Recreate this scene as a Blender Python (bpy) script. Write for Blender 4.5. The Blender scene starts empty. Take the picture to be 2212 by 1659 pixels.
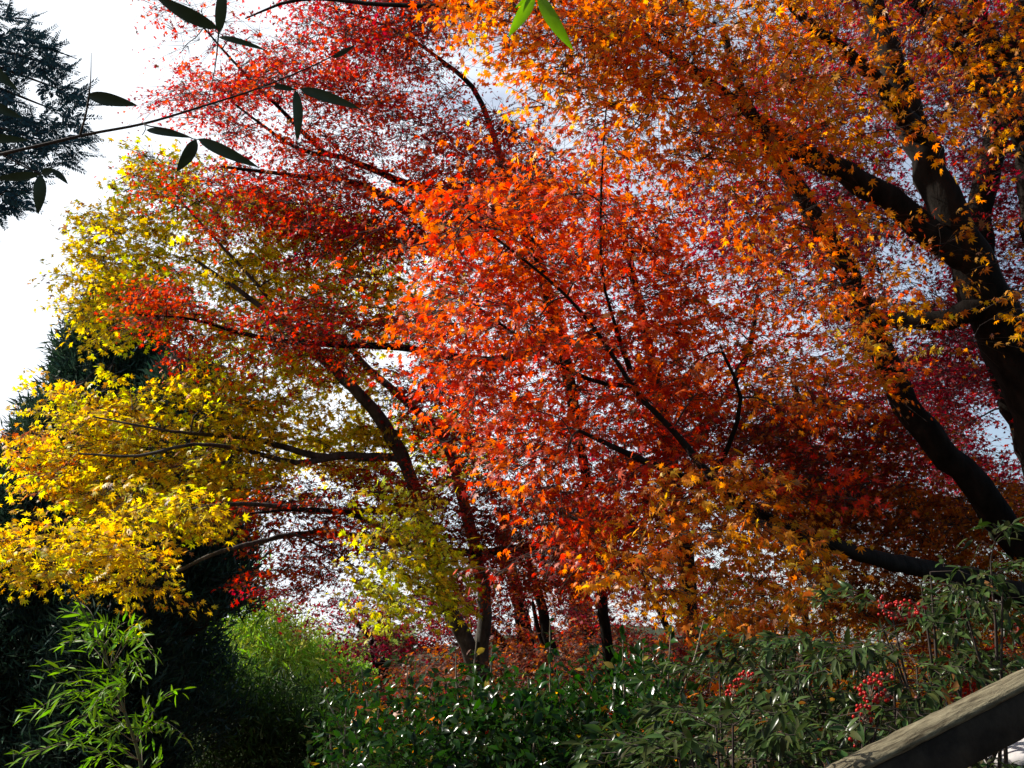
import bpy, math, random
import numpy as np
from math import radians as R
random.seed(7)
rng = np.random.default_rng(11)
S = bpy.context.scene
COL = S.collection

# ------------------------------------------------------------------ camera
CAM = np.array([0.0, 0.0, 1.6]); PITCH = R(15); FPX = 2080.0
FWD = np.array([0, math.cos(PITCH), math.sin(PITCH)]); UPV = np.array([0, -math.sin(PITCH), math.cos(PITCH)])
cd = bpy.data.cameras.new('camera'); cam = bpy.data.objects.new('camera', cd); COL.objects.link(cam)
cam.location = CAM; cam.rotation_euler = (math.pi / 2 + PITCH, 0, 0)
cd.sensor_width = 36; cd.lens = 36 * FPX / 2212; cd.clip_end = 3000; cd.clip_start = 0.05
S.camera = cam

# ------------------------------------------------------------------ light
SUN_AZ, SUN_EL = -76, 38           # azimuth from +Y, towards -X (the photograph's left)
w = bpy.data.worlds.new('World'); S.world = w; w.use_nodes = True
nt = w.node_tree; nt.nodes.clear()
def N(t, kind, **kw):
    n = t.nodes.new(kind)
    for k, v in kw.items():
        if hasattr(n, k): setattr(n, k, v)
        else: n.inputs[k].default_value = v
    return n
def norm3(*v): return tuple(c / math.sqrt(sum(k * k for k in v)) for c in v)
out = N(nt, 'ShaderNodeOutputWorld'); bg = N(nt, 'ShaderNodeBackground', Strength=0.085)
sky = N(nt, 'ShaderNodeTexSky', sky_type='NISHITA', sun_disc=False, sun_elevation=R(SUN_EL), sun_rotation=R(SUN_AZ),
        air_density=1.0, dust_density=1.5, ozone_density=1.0)
tc = N(nt, 'ShaderNodeTexCoord'); mp = N(nt, 'ShaderNodeMapping'); mp.inputs['Scale'].default_value = (1, 1, 2.2)
no = N(nt, 'ShaderNodeTexNoise', Scale=1.6, Detail=6.0, Roughness=0.55)
cr = N(nt, 'ShaderNodeValToRGB'); cr.color_ramp.elements[0].position = 0.36; cr.color_ramp.elements[1].position = 0.53
mx = N(nt, 'ShaderNodeMix', data_type='RGBA'); mx.inputs[7].default_value = (8.0, 8.5, 9.1, 1)
L = nt.links.new
L(tc.outputs['Generated'], mp.inputs[0]); L(mp.outputs[0], no.inputs['Vector']); L(no.outputs['Fac'], cr.inputs[0])
dt = N(nt, 'ShaderNodeVectorMath', operation='DOT_PRODUCT'); dt.inputs[1].default_value = (-.55, .80, .22); front = N(nt, 'ShaderNodeMapRange'); front.inputs[1].default_value = .42; front.inputs[2].default_value = .92
ml = N(nt, 'ShaderNodeMath', operation='MULTIPLY'); L(tc.outputs['Generated'], dt.inputs[0]); L(dt.outputs['Value'], front.inputs[0]); L(front.outputs[0], ml.inputs[0]); L(cr.outputs[0], ml.inputs[1]); d2 = N(nt, 'ShaderNodeVectorMath', operation='DOT_PRODUCT'); d2.inputs[1].default_value = norm3(-.62, .72, .32); glow = N(nt, 'ShaderNodeMapRange'); glow.inputs[1].default_value = .78; glow.inputs[2].default_value = .95
mxx = N(nt, 'ShaderNodeMath', operation='MAXIMUM'); L(tc.outputs['Generated'], d2.inputs[0]); L(d2.outputs['Value'], glow.inputs[0]); L(ml.outputs[0], mxx.inputs[0]); L(glow.outputs[0], mxx.inputs[1]); L(mxx.outputs[0], mx.inputs[0]); L(sky.outputs[0], mx.inputs[6]); L(mx.outputs[2], bg.inputs[0]); L(bg.outputs[0], out.inputs[0])
ld = bpy.data.lights.new('sun', 'SUN'); ld.energy = 5.0; ld.angle = R(0.5); ld.color = (1, .93, .82)
sun = bpy.data.objects.new('sun', ld); COL.objects.link(sun)
a, e = R(SUN_AZ), R(SUN_EL)
SUN = np.array([math.sin(a) * math.cos(e), math.cos(a) * math.cos(e), math.sin(e)])
from mathutils import Vector
sun.rotation_euler = Vector(SUN).to_track_quat('Z', 'Y').to_euler()
vs = S.view_settings; vs.view_transform = 'Standard'; vs.look = 'None'; vs.gamma = 1; vs.exposure = 0.85
S.cycles.max_bounces = 8; S.cycles.transmission_bounces = 6; S.cycles.diffuse_bounces = 4; S.cycles.glossy_bounces = 2

# ------------------------------------------------------------------ helpers
def P(px, py, d):
    """a point seen at (px, py) of the 2212 x 1659 photograph, d metres away along the view"""
    return CAM + (px - 1106) / FPX * d * np.array([1.0, 0, 0]) - (py - 829.5) / FPX * d * UPV + d * FWD
def PA(px, py, d):
    px, py, d = map(np.asarray, (px, py, d))
    return CAM + ((px - 1106) / FPX * d)[:, None] * np.array([1.0, 0, 0]) - ((py - 829.5) / FPX * d)[:, None] * UPV + d[:, None] * FWD
def sm(a, b, x): 
    t = np.clip((x - a) / (b - a), 0, 1); return t * t * (3 - 2 * t)
def ground(x, y):
    x = np.asarray(x, float); y = np.asarray(y, float)
    bank = 1.15 * sm(.3, 1.6, x) * sm(1.2, 2.6, y) * (1 - .6 * sm(14, 40, y))
    dip = -5.0 * sm(5, 18, y) * (1 - sm(-3, 4, x)) - 1.6 * sm(6, 20, y) * (1 - sm(1, 7, x))
    return bank + dip + .08 * np.sin(x * 1.3) * np.cos(y * .9)
def norm(v): return v / (np.linalg.norm(v, axis=-1, keepdims=True) + 1e-9)

class MB:
    """collects quads; build() links them as ONE mesh object"""
    def __init__(s): s.V = []; s.Q = []; s.C = []; s.n = 0
    def add(s, V, Q, C=None):
        V = np.asarray(V, np.float32).reshape(-1, 3); Q = np.asarray(Q, np.int32).reshape(-1, 4)
        s.V.append(V); s.Q.append(Q + s.n); s.n += len(V)
        s.C.append(np.broadcast_to(np.asarray(C if C is not None else (1, 1, 1), np.float32), (len(V), 3)))
    def build(s, name, mat, parent=None, base=None, smooth=False, col=True):
        V = np.concatenate(s.V); Q = np.concatenate(s.Q); C = np.concatenate(s.C)
        if base is not None: V = V - np.asarray(base, np.float32)
        me = bpy.data.meshes.new(name); me.vertices.add(len(V)); me.vertices.foreach_set('co', V.ravel())
        me.loops.add(Q.size); me.loops.foreach_set('vertex_index', Q.ravel())
        me.polygons.add(len(Q)); me.polygons.foreach_set('loop_start', np.arange(0, Q.size, 4, dtype=np.int32))
        if smooth: me.polygons.foreach_set('use_smooth', np.ones(len(Q), bool))
        if col:
            at = me.color_attributes.new('leaf_color', 'FLOAT_COLOR', 'POINT')
            at.data.foreach_set('color', np.concatenate([C, np.ones((len(C), 1), np.float32)], 1).ravel())
        me.update(calc_edges=True); me.validate()
        o = bpy.data.objects.new(name, me); COL.objects.link(o); me.materials.append(mat)
        if parent is not None: o.parent = parent
        return o
def tag(o, label=None, cat=None, group=None, kind=None):
    for k, v in (('label', label), ('category', cat), ('group', group), ('kind', kind)):
        if v: o[k] = v
    return o
def empty(name, loc, label=None, cat=None, group=None):
    o = bpy.data.objects.new(name, None); COL.objects.link(o); o.location = loc; o.empty_display_size = .2
    return tag(o, label, cat, group)
def spline(pts, rad, step):
    """Catmull-Rom through pts, evenly resampled"""
    pts = np.asarray(pts, float); rad = np.asarray(rad, float)
    p = np.vstack([2 * pts[0] - pts[1], pts, 2 * pts[-1] - pts[-2]]); o = []; q = []
    for i in range(len(pts) - 1):
        n = max(2, int(np.linalg.norm(pts[i + 1] - pts[i]) / step)); t = (np.arange(n) / n)[:, None]
        a, b, c, d = p[i:i + 4]
        o.append(.5 * (2 * b + (c - a) * t + (2 * a - 5 * b + 4 * c - d) * t ** 2 + (3 * b - a - 3 * c + d) * t ** 3))
        q.append(rad[i] + (rad[i + 1] - rad[i]) * t[:, 0])
    o.append(pts[-1:]); q.append(rad[-1:])
    return np.vstack(o), np.concatenate(q)
def tube(mb, pts, rad, k=8, lump=0.0, C=None):
    pts = np.asarray(pts, float); n = len(pts)
    T = norm(np.gradient(pts, axis=0)); ref = np.array([.31, .87, .38]) if abs(T[0] @ np.array([.31, .87, .38])) < .9 else np.array([1.0, 0, 0])
    A = norm(np.cross(T, ref)); B = np.cross(T, A)
    th = np.arange(k) * 2 * math.pi / k
    r = np.asarray(rad)[:, None] * np.ones((1, k))
    if lump: r = r * (1 + lump * rng.normal(size=(n, k)) + lump * np.sin(th * 2 + np.arange(n)[:, None] * .35) + lump * np.sin(th * 3 - np.arange(n)[:, None] * .21))
    V = pts[:, None] + r[..., None] * (np.cos(th)[None, :, None] * A[:, None] + np.sin(th)[None, :, None] * B[:, None])
    i, j = np.meshgrid(np.arange(n - 1), np.arange(k), indexing='ij'); j2 = (j + 1) % k
    Q = np.stack([i * k + j, i * k + j2, (i + 1) * k + j2, (i + 1) * k + j], -1)
    mb.add(V, Q, C)
def prisms(mb, A, M, B, r0, r1, C=None):
    """many three sided bent twigs A-M-B at once"""
    n = len(A)
    if not n: return
    T = norm(B - A); X = norm(np.cross(T, np.array([.2, .3, .93]))); Y = np.cross(T, X)
    rr = [r0, (r0 + r1) / 2, r1]; V = np.zeros((n, 9, 3))
    for k, (p, r) in enumerate(zip((A, M, B), rr)):
        for j in range(3):
            th = j * 2 * math.pi / 3; V[:, k * 3 + j] = p + np.asarray(r).reshape(-1, 1) * (math.cos(th) * X + math.sin(th) * Y)
    q = np.array([[k * 3 + j, k * 3 + (j + 1) % 3, k * 3 + 3 + (j + 1) % 3, k * 3 + 3 + j] for k in range(2) for j in range(3)])
    mb.add(V, (q[None] + (np.arange(n) * 9)[:, None, None]).reshape(-1, 4), C)

def maple(angs, lens, notch, droop):
    V = [(0, 0, 0)]; Q = []; h = [angs[0] - 35] + [(a + b) / 2 for a, b in zip(angs, angs[1:])] + [angs[-1] + 35]
    nr = [notch * .5] + [notch] * (len(angs) - 1) + [notch * .5]
    for a, r in zip(h, nr): V.append((math.sin(R(a)) * r, math.cos(R(a)) * r, .05))
    for a, l in zip(angs, lens): V.append((math.sin(R(a)) * l, math.cos(R(a)) * l, -droop * l * l))
    m = len(h)
    for i in range(len(angs)): Q.append((0, 1 + i, 1 + m + i, 2 + i))
    return np.array(V, float), np.array(Q)
MAPLE7 = maple([-122, -80, -40, 0, 40, 80, 122], [.42, .72, .9, 1, .9, .72, .42], .36, .16)
MAPLE5 = maple([-98, -46, 0, 46, 98], [.65, .9, 1, .9, .65], .42, .15)
MAPLE3 = maple([-80, -28, 28, 80], [.8, 1, 1, .8], .52, .12)
def blade(w, bend, n=3):
    """a lanceolate leaf, length 1 along y, folded a little along its midrib"""
    ts = np.linspace(0, 1, n + 2); V = []; Q = []
    for t in ts:
        hw = w * max(.06, math.sin(math.pi * min(1, t ** .75)) ** .8) * .5 * (1 if t < 1 else 0.1)
        z = -bend * t * t
        V += [(-hw, t, z + hw * .35), (0, t, z), (hw, t, z + hw * .35)]
    for i in range(n + 1):
        k = i * 3; Q += [(k, k + 1, k + 4, k + 3), (k + 1, k + 2, k + 5, k + 4)]
    return np.array(V), np.array(Q)
def flat(w, bend=.1):
    return np.array([(0, 0, 0), (w / 2, .45, .0), (0, 1, -bend), (-w / 2, .45, .0)], float), np.array([(0, 1, 2, 3)])
def place(mb, tpl, pos, axis, nrm, size, colr):
    """one template leaf at each position"""
    V, Q = tpl; n = len(pos)
    if not n: return
    Y = norm(axis); Z = norm(nrm - (nrm * Y).sum(1, keepdims=True) * Y); X = np.cross(Y, Z)
    s = np.asarray(size).reshape(-1, 1, 1)
    W = pos[:, None] + s * (V[None, :, 0:1] * X[:, None] + V[None, :, 1:2] * Y[:, None] + V[None, :, 2:3] * Z[:, None])
    q = (Q[None] + (np.arange(n) * len(V))[:, None, None]).reshape(-1, 4)
    mb.add(W, q, np.repeat(np.asarray(colr), len(V), 0))

def inpoly(poly, x, y):
    poly = np.asarray(poly, float); c = np.zeros(len(x), bool); j = len(poly) - 1
    for i in range(len(poly)):
        xi, yi = poly[i]; xj, yj = poly[j]
        c ^= ((yi > y) != (yj > y)) & (x < (xj - xi) * (y - yi) / (yj - yi + 1e-9) + xi); j = i
    return c
def area(poly):
    p = np.asarray(poly, float); x, y = p.T
    return abs(np.dot(x, np.roll(y, 1)) - np.dot(y, np.roll(x, 1))) / 2
def vnoise(x, y, seed):
    r_ = np.random.default_rng(seed).random((64, 64)); xi, yi = np.floor(x).astype(int), np.floor(y).astype(int); fx, fy = x - xi, y - yi; fx = fx * fx * (3 - 2 * fx); fy = fy * fy * (3 - 2 * fy); g = lambda i, j: r_[i % 64, j % 64]
    return (g(xi, yi) * (1 - fx) + g(xi + 1, yi) * fx) * (1 - fy) + (g(xi, yi + 1) * (1 - fx) + g(xi + 1, yi + 1) * fx) * fy
def scatter(poly, n, holes=(), tier=None):
    """n spread out points of a polygon (best of several candidates)"""
    p = np.asarray(poly, float); lo, hi = p.min(0), p.max(0); out = np.zeros((0, 2))
    cand = rng.uniform(lo, hi, (max(400, n * 14), 2)); cand = cand[inpoly(p, cand[:, 0], cand[:, 1])]
    if tier:  # boughs carry their sprays in tiers along the limbs, with thin lines between
        v = vnoise(cand[:, 0] / tier[0], (cand[:, 1] - tier[2] * cand[:, 0]) / tier[1], 5 + n % 50) + .5 * vnoise(cand[:, 0] / tier[0] * 2, (cand[:, 1] - tier[2] * cand[:, 0]) / tier[1] * 2, 9); cand = cand[(v > np.quantile(v, .42)) | (rng.random(len(v)) < .16)]
    for h in holes: cand = cand[((cand[:, 0] - h[0]) / h[2]) ** 2 + ((cand[:, 1] - h[1]) / h[3]) ** 2 > 1]
    if len(cand) <= n: return cand
    sel = np.zeros(n, int); dist = np.full(len(cand), 1e9); k = rng.integers(len(cand))
    for i in range(n):
        sel[i] = k; dist = np.minimum(dist, ((cand - cand[k]) ** 2).sum(1))
        if i % 3: k = int(np.argmax(dist * rng.uniform(.2, 1, len(dist))))
        else: k = int(rng.integers(len(cand)))
    return cand[sel]

# ------------------------------------------------------------------ materials
def newmat(name):
    m = bpy.data.materials.new(name); m.use_nodes = True; t = m.node_tree; t.nodes.clear()
    return m, t, N(t, 'ShaderNodeOutputMaterial')
def leafmat(name, trans, gloss=.05, rough=.4, tsat=1.15, tval=1.0):
    m, t, o = newmat(name); at = N(t, 'ShaderNodeAttribute', attribute_name='leaf_color')
    geo = N(t, 'ShaderNodeTexCoord'); nz = N(t, 'ShaderNodeTexNoise', Scale=45.0, Detail=3.0)
    hs = N(t, 'ShaderNodeHueSaturation'); mr = N(t, 'ShaderNodeMapRange'); mr.inputs[3].default_value = .7; mr.inputs[4].default_value = 1.3
    t.links.new(geo.outputs['Object'], nz.inputs['Vector']); t.links.new(nz.outputs['Fac'], mr.inputs[0]); t.links.new(mr.outputs[0], hs.inputs['Value'])
    t.links.new(at.outputs['Color'], hs.inputs['Color'])
    df = N(t, 'ShaderNodeBsdfDiffuse'); tr = N(t, 'ShaderNodeBsdfTranslucent'); gl = N(t, 'ShaderNodeBsdfGlossy', Roughness=rough)
    gl.inputs['Color'].default_value = (1, 1, 1, 1)
    h2 = N(t, 'ShaderNodeHueSaturation', Saturation=tsat, Value=tval)
    m1 = N(t, 'ShaderNodeMixShader'); m1.inputs[0].default_value = trans; m2 = N(t, 'ShaderNodeMixShader')
    fr = N(t, 'ShaderNodeLayerWeight', Blend=.25); mu = N(t, 'ShaderNodeMath', operation='MULTIPLY'); mu.inputs[1].default_value = gloss * 4
    ad = N(t, 'ShaderNodeMath', operation='ADD'); ad.inputs[1].default_value = gloss * .4
    k = t.links.new
    k(hs.outputs[0], df.inputs[0]); k(hs.outputs[0], h2.inputs['Color']); k(h2.outputs[0], tr.inputs[0]); k(df.outputs[0], m1.inputs[1]); k(tr.outputs[0], m1.inputs[2])
    k(fr.outputs['Fresnel'], mu.inputs[0]); k(mu.outputs[0], ad.inputs[0]); k(ad.outputs[0], m2.inputs[0]); k(m1.outputs[0], m2.inputs[1]); k(gl.outputs[0], m2.inputs[2]); k(m2.outputs[0], o.inputs[0])
    return m
def solid(name, c1, c2, scale=8, rough=.9, bump=.4, stretch=(1, 1, 1), spec=.3, c3=None):
    m, t, o = newmat(name); b = N(t, 'ShaderNodeBsdfPrincipled', Roughness=rough); b.inputs['Specular IOR Level'].default_value = spec
    tc = N(t, 'ShaderNodeTexCoord'); mp = N(t, 'ShaderNodeMapping'); mp.inputs['Scale'].default_value = stretch
    nz = N(t, 'ShaderNodeTexNoise', Scale=float(scale), Detail=8.0, Roughness=.65); r = N(t, 'ShaderNodeValToRGB')
    r.color_ramp.elements[0].position = .36; r.color_ramp.elements[1].position = .66
    r.color_ramp.elements[0].color = (*c1, 1); r.color_ramp.elements[1].color = (*c2, 1)
    if c3: el = r.color_ramp.elements.new(.74); el.color = (*c3, 1)
    bp = N(t, 'ShaderNodeBump', Strength=bump, Distance=.02); k = t.links.new
    k(tc.outputs['Object'], mp.inputs[0]); k(mp.outputs[0], nz.inputs['Vector']); k(nz.outputs['Fac'], r.inputs[0]); k(r.outputs[0], b.inputs['Base Color'])
    k(nz.outputs['Fac'], bp.inputs['Height']); k(bp.outputs[0], b.inputs['Normal']); k(b.outputs[0], o.inputs[0])
    return m
M_LEAF = leafmat('maple_leaf', .62, .006, .45, 1.1, 1.35)
M_CONIFER = leafmat('conifer_foliage', .2, .008, .5)
M_BAMBOO = leafmat('bamboo_leaf', .5, .014, .35)
M_SHADEBAMBOO = leafmat('bamboo_leaf_shaded', .06, .04, .4)  # leaves in shade: the shade is put into dark colour and low translucency
M_GLOSSY = leafmat('camellia_leaf', .45, .03, .2)
M_NANDINA = leafmat('nandina_leaf', .35, .02, .25)
M_GRASS = leafmat('grass_blade', .3, .04, .4)
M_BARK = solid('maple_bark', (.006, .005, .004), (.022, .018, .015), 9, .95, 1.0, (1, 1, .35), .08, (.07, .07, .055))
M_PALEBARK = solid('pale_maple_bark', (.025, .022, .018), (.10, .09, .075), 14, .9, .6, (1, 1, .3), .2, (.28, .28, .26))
M_TWIG = solid('twig_bark', (.02, .013, .01), (.05, .035, .028), 20, .85, .2)
M_CEDARBARK = solid('cedar_bark', (.035, .022, .016), (.09, .06, .045), 12, .95, .8, (3, 3, .25), .1)
M_CULM = solid('bamboo_culm', (.05, .07, .03), (.12, .14, .06), 6, .5, .1)
M_STEM = solid('stem_bark', (.10, .07, .045), (.28, .23, .17), 18, .7, .2)
M_GROUND = solid('ground_soil', (.02, .015, .01), (.09, .05, .025), 3, 1, .6)
M_HILL = solid('hill_forest', (.015, .022, .012), (.05, .06, .02), .4, 1, .5)
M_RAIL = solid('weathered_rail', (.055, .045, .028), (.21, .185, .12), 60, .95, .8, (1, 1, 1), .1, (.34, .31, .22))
M_SHADEWOOD = solid('shaded_timber', (.012, .009, .007), (.035, .027, .02), 16, .85, .4, (1, 1, 1), .15)  # shade on the rail's near side, put into the wood colour
M_STONE = solid('pale_stone', (.42, .40, .40), (.62, .58, .58), 7, .55, .3)
def berrymat():
    m, t, o = newmat('nandina_berry'); b = N(t, 'ShaderNodeBsdfPrincipled', Roughness=.3); b.inputs['Specular IOR Level'].default_value = .25; at = N(t, 'ShaderNodeAttribute', attribute_name='leaf_color')
    t.links.new(at.outputs['Color'], b.inputs['Base Color']); t.links.new(b.outputs[0], o.inputs[0]); return m
M_BERRY = berrymat()

# leaf colours (linear reflectance)
PAL = dict(
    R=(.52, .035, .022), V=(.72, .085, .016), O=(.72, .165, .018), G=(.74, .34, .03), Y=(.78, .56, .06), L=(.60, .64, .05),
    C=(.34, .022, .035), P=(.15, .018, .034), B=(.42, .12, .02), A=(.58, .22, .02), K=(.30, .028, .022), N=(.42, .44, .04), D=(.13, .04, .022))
def colors(mix, n, pads, padvar=.65):
    """per leaf colour: each pad leans to one of the mix, single leaves stray from it"""
    ks = list(mix); p = np.array([mix[k] for k in ks], float); p /= p.sum(); T = np.array([PAL[k] for k in ks])
    base = T[rng.choice(len(ks), pads.max() + 1, p=p)]; own = T[rng.choice(len(ks), n, p=p)]
    f = np.where(rng.random((n, 1)) < padvar, 1.0, 0.0) * rng.uniform(.6, 1, (n, 1))
    c = base[pads] * f + own * (1 - f)
    b = rng.random(n) < .05; c[b] = np.array([.20, .085, .035])
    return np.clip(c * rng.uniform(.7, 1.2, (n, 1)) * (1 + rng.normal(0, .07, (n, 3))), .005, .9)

# ------------------------------------------------------------------ setting: ground and hill
def grid_mesh(name, xs, ys, zf, mat):
    X, Y = np.meshgrid(xs, ys, indexing='ij'); Z = zf(X, Y); nx, ny = X.shape
    i, j = np.meshgrid(np.arange(nx - 1), np.arange(ny - 1), indexing='ij')
    Q = np.stack([i * ny + j, (i + 1) * ny + j, (i + 1) * ny + j + 1, i * ny + j + 1], -1)
    mb = MB(); mb.add(np.stack([X, Y, Z], -1), Q); return tag(mb.build(name, mat, smooth=True, col=False), kind='structure')
ax = np.concatenate([np.linspace(-900, -40, 18), np.linspace(-36, 36, 145), np.linspace(40, 900, 18)])
ay = np.concatenate([np.linspace(-60, -8, 8), np.linspace(-6, 50, 140), np.linspace(55, 1200, 24)])
grid_mesh('ground', ax, ay, lambda x, y: ground(x, y), M_GROUND)
def hz(x, y):
    r = np.clip((y - 45) / 110, 0, 1)
    return -8 + r * (7 + 3 * np.sin(x * .021 + 1.2) + 1.5 * np.sin(x * .07) + 10 * sm(-30, -80, x) + 1.2 * np.sin(x * .9) * np.sin(y * .7)) 
grid_mesh('hill', np.linspace(-260, 260, 180), np.linspace(45, 190, 70), hz, M_HILL)

# ------------------------------------------------------------------ trees
DENS = 1.75
SKYHOLES = [(905, 585, 46, 36), (835, 765, 55, 24), (1010, 70, 36, 36), (1050, 170, 50, 36), (1740, 710, 45, 32), (2160, 930, 60, 60), (2190, 980, 50, 40), (1490, 520, 36, 24), (1555, 610, 40, 26), (1960, 560, 36, 40), (1945, 730, 26, 26), (2010, 350, 30, 30), (650, 1030, 26, 22), (690, 1330, 40, 18), (860, 1420, 24, 14), (1100, 1280, 18, 18), (590, 350, 36, 14), (560, 1200, 30, 20), (740, 880, 20, 20)]
class Tree:
    def __init__(s, name, label, cat, group=None, bark=None, twig=None):
        s.name, s.label, s.cat, s.group = name, label, cat, group; s.limbs = []; s.regs = []; s.bark = bark or M_BARK; s.twig = twig or M_TWIG
    def limb(s, pts, kind='limb', root=False, near=0.0):
        """pts: (px, py, depth, radius in photo px); root: grow the first point down to the ground"""
        if near: pts = [(p[0], p[1], p[2] - near * min(1, i / 2), p[3] * (p[2] - near * min(1, i / 2)) and p[3]) for i, p in enumerate(pts)]
        W = [P(*p[:3]) for p in pts]; r = [p[3] * p[2] / FPX for p in pts]
        if root:
            p0 = W[0].copy(); g = np.array([p0[0] + .05, p0[1], float(ground(p0[0], p0[1])) - .15])
            if p0[2] - g[2] > .3: W.insert(0, g); r.insert(0, r[0] * 1.25)
        s.limbs.append((kind, np.array(W), np.array(r))); return s
    def reg(s, poly, d, dd, cover, leaf, mix, pad=.4, per=60, droop=.5, tpl=MAPLE7, holes=(), up=.7, flatn=.3, k=.11):
        s.regs.append(dict(poly=poly, d=d, dd=dd, cover=cover, leaf=leaf, mix=mix, pad=pad, per=per, droop=droop, tpl=tpl, holes=holes, up=up, flatn=flatn, k=k)); return s
    def build(s):
        base = s.limbs[0][1][0].copy(); root = empty(s.name, base, s.label, s.cat, s.group); nodes = []; nr = []
        for kind, W, r in s.limbs:
            p, q = spline(W, r, .12 if r.max() > .02 else .08)
            if len(p) > 4: p[1:-1] += rng.normal(0, 1, (len(p) - 2, 3)) * np.minimum(q[1:-1, None] * .10, .012)
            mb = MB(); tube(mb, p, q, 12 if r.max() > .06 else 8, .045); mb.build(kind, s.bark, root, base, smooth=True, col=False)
            nodes.append(p[1:]); nr.append(q[1:])
        nodes = np.vstack(nodes); nr = np.concatenate(nr); crown = MB(); twigs = MB()
        keep = nodes[:, 2] > base[2] + min(.6, .3 * (nodes[:, 2].max() - base[2])); nodes, nr = nodes[keep], nr[keep]
        for g in s.regs:
            wpx = g['leaf'] / g['d'] * FPX; n = int(area(g['poly']) * g['cover'] * DENS / (g['k'] * wpx * wpx)); g['per'] = max(14, int(g['per'] * .45)); g['pad'] *= .68; npad = max(3, n // g['per'])
            gp = .22 * g['pad'] / g['d'] * FPX; xy = scatter(g['poly'], npad, [(h[0], h[1], h[2] + gp, h[3] + gp) for h in list(g['holes']) + SKYHOLES], (260 * 6 / g['d'] + 60, 70 * 6 / g['d'] + 22, .36)); npad = len(xy); xy = xy + rng.normal(0, .4, xy.shape) * g['pad'] / g['d'] * FPX * (rng.random((npad, 1)) < .4)
            C = PA(xy[:, 0], xy[:, 1], np.clip(rng.normal(g['d'], g['dd'] * .6, npad), g['d'] - g['dd'] * 1.3, g['d'] + g['dd'] * 1.3))
            # connect each pad to the skeleton, the nearest first
            dn = np.array([((nodes - c) ** 2).sum(1).min() for c in C]); order = np.argsort(dn); par = np.zeros((npad, 3)); scale = g['d'] / 6
            for i in order:
                c = C[i]; dv = c - nodes; ds = np.sqrt((dv ** 2).sum(1)) + .6 * np.maximum(0, -dv[:, 2] - .05) ; j = int(np.argmin(ds)); a = nodes[j]; L_ = np.linalg.norm(c - a)
                if L_ < .05: par[i] = a - np.array([0, 0, .1]); continue
                m1 = a + (c - a) * .35 + np.array([0, 0, .10 * L_]) + rng.normal(0, .06 * L_, 3); m2 = a + (c - a) * .7 + np.array([0, 0, .07 * L_]) + rng.normal(0, .05 * L_, 3)
                r0 = min(nr[j] * .7, (.004 + .011 * L_) * scale ** .5); r1 = .0024 * scale ** .5
                p, q = spline([a, m1, m2, c], [r0, r0 * .8, (r0 + r1) * .5, r1], max(.09, L_ / 8)); tube(twigs, p, q, 5)
                nodes = np.vstack([nodes, p[2:]]); nr = np.concatenate([nr, q[2:]]); par[i] = m2
            # twigs and leaves of every pad
            T = 6; ti = np.repeat(np.arange(npad), T); u = norm(C - par + 1e-4); u[:, 2] *= .45; u = norm(u)[ti]
            side = norm(np.cross(u, np.array([0, 0, 1.0]))); ang = (np.tile(np.linspace(-1.05, 1.05, T), npad) + rng.normal(0, .25, len(ti)))[:, None]
            dr = np.cos(ang) * u + np.sin(ang) * side; dr[:, 2] += rng.normal(.0, g['flatn'] * .6, len(ti)); dr = norm(dr)
            ln = g['pad'] * rng.uniform(.6, 1.5, len(ti))[:, None]; A = C[ti] - u * g['pad'] * .35; B = A + dr * ln; B[:, 2] -= .16 * ln[:, 0]
            Mi = (A + B) / 2 + np.array([0, 0, .05]) * ln + rng.normal(0, .02, A.shape) * ln
            prisms(twigs, A, Mi, B, np.full(len(A), .0021 * scale ** .5), np.full(len(A), .0009 * scale ** .5))
            nl = npad * g['per']; tw = rng.integers(0, len(ti), nl); t = np.sqrt(rng.uniform(.02, 1.15, nl))[:, None]
            pos = A[tw] * (1 - t) ** 2 + 2 * Mi[tw] * t * (1 - t) + B[tw] * t ** 2
            jit = rng.normal(0, 1, (nl, 3)) * np.array([1, 1, .4]) * g['pad'] * .12; pos = pos + jit
            axis = norm(dr[tw] * .8 + rng.normal(0, .55, (nl, 3)) + np.array([0, 0, -g['droop']])); tilt = rng.normal(0, .5, (npad, 3)); up = norm(np.array([0, 0, g['up']]) + SUN * .3 + tilt[ti[tw]] + rng.normal(0, .36, (nl, 3)))
            place(crown, g['tpl'], pos, axis, up, g['leaf'] * .56 * rng.uniform(.5, 1.25, nl) * rng.uniform(.8, 1.15, npad)[ti[tw]], colors(g['mix'], nl, ti[tw]))
        if s.regs:
            twigs.build('twigs', s.twig, root, base, col=False); crown.build('crown', M_LEAF, root, base)
        return root

MAPLES = 'autumn maples of the slope'
# -- the big forked maple on the right
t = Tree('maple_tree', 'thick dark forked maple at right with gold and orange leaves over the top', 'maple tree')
t.limb([(2340, 1180, 6.6, 72), (2265, 930, 6.6, 62), (2180, 740, 6.6, 54), (2110, 600, 6.5, 46), (2045, 470, 6.5, 41), (1995, 340, 6.6, 36), (1945, 190, 6.7, 28), (1900, 60, 6.8, 23), (1850, -80, 6.9, 18)], 'trunk', True)
t.limb([(2085, 560, 6.5, 34), (1950, 455, 6.35, 28), (1820, 375, 6.2, 24), (1715, 320, 6.0, 20), (1600, 230, 5.8, 13), (1450, 120, 5.6, 9), (1330, 45, 5.6, 8), (1160, 24, 5.8, 7), (1000, 14, 6.0, 6), (830, 10, 6.2, 5), (650, -2, 6.4, 4), (530, 40, 6.5, 1.5)])
t.limb([(2120, 650, 6.5, 30), (2050, 688, 6.6, 22), (1960, 692, 6.7, 18), (1900, 690, 7.3, 14), (1800, 680, 7.4, 8)])
t.limb([(1985, 300, 6.6, 22), (1900, 180, 6.2, 16), (1760, 60, 5.9, 12), (1640, -60, 5.7, 8)])
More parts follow.
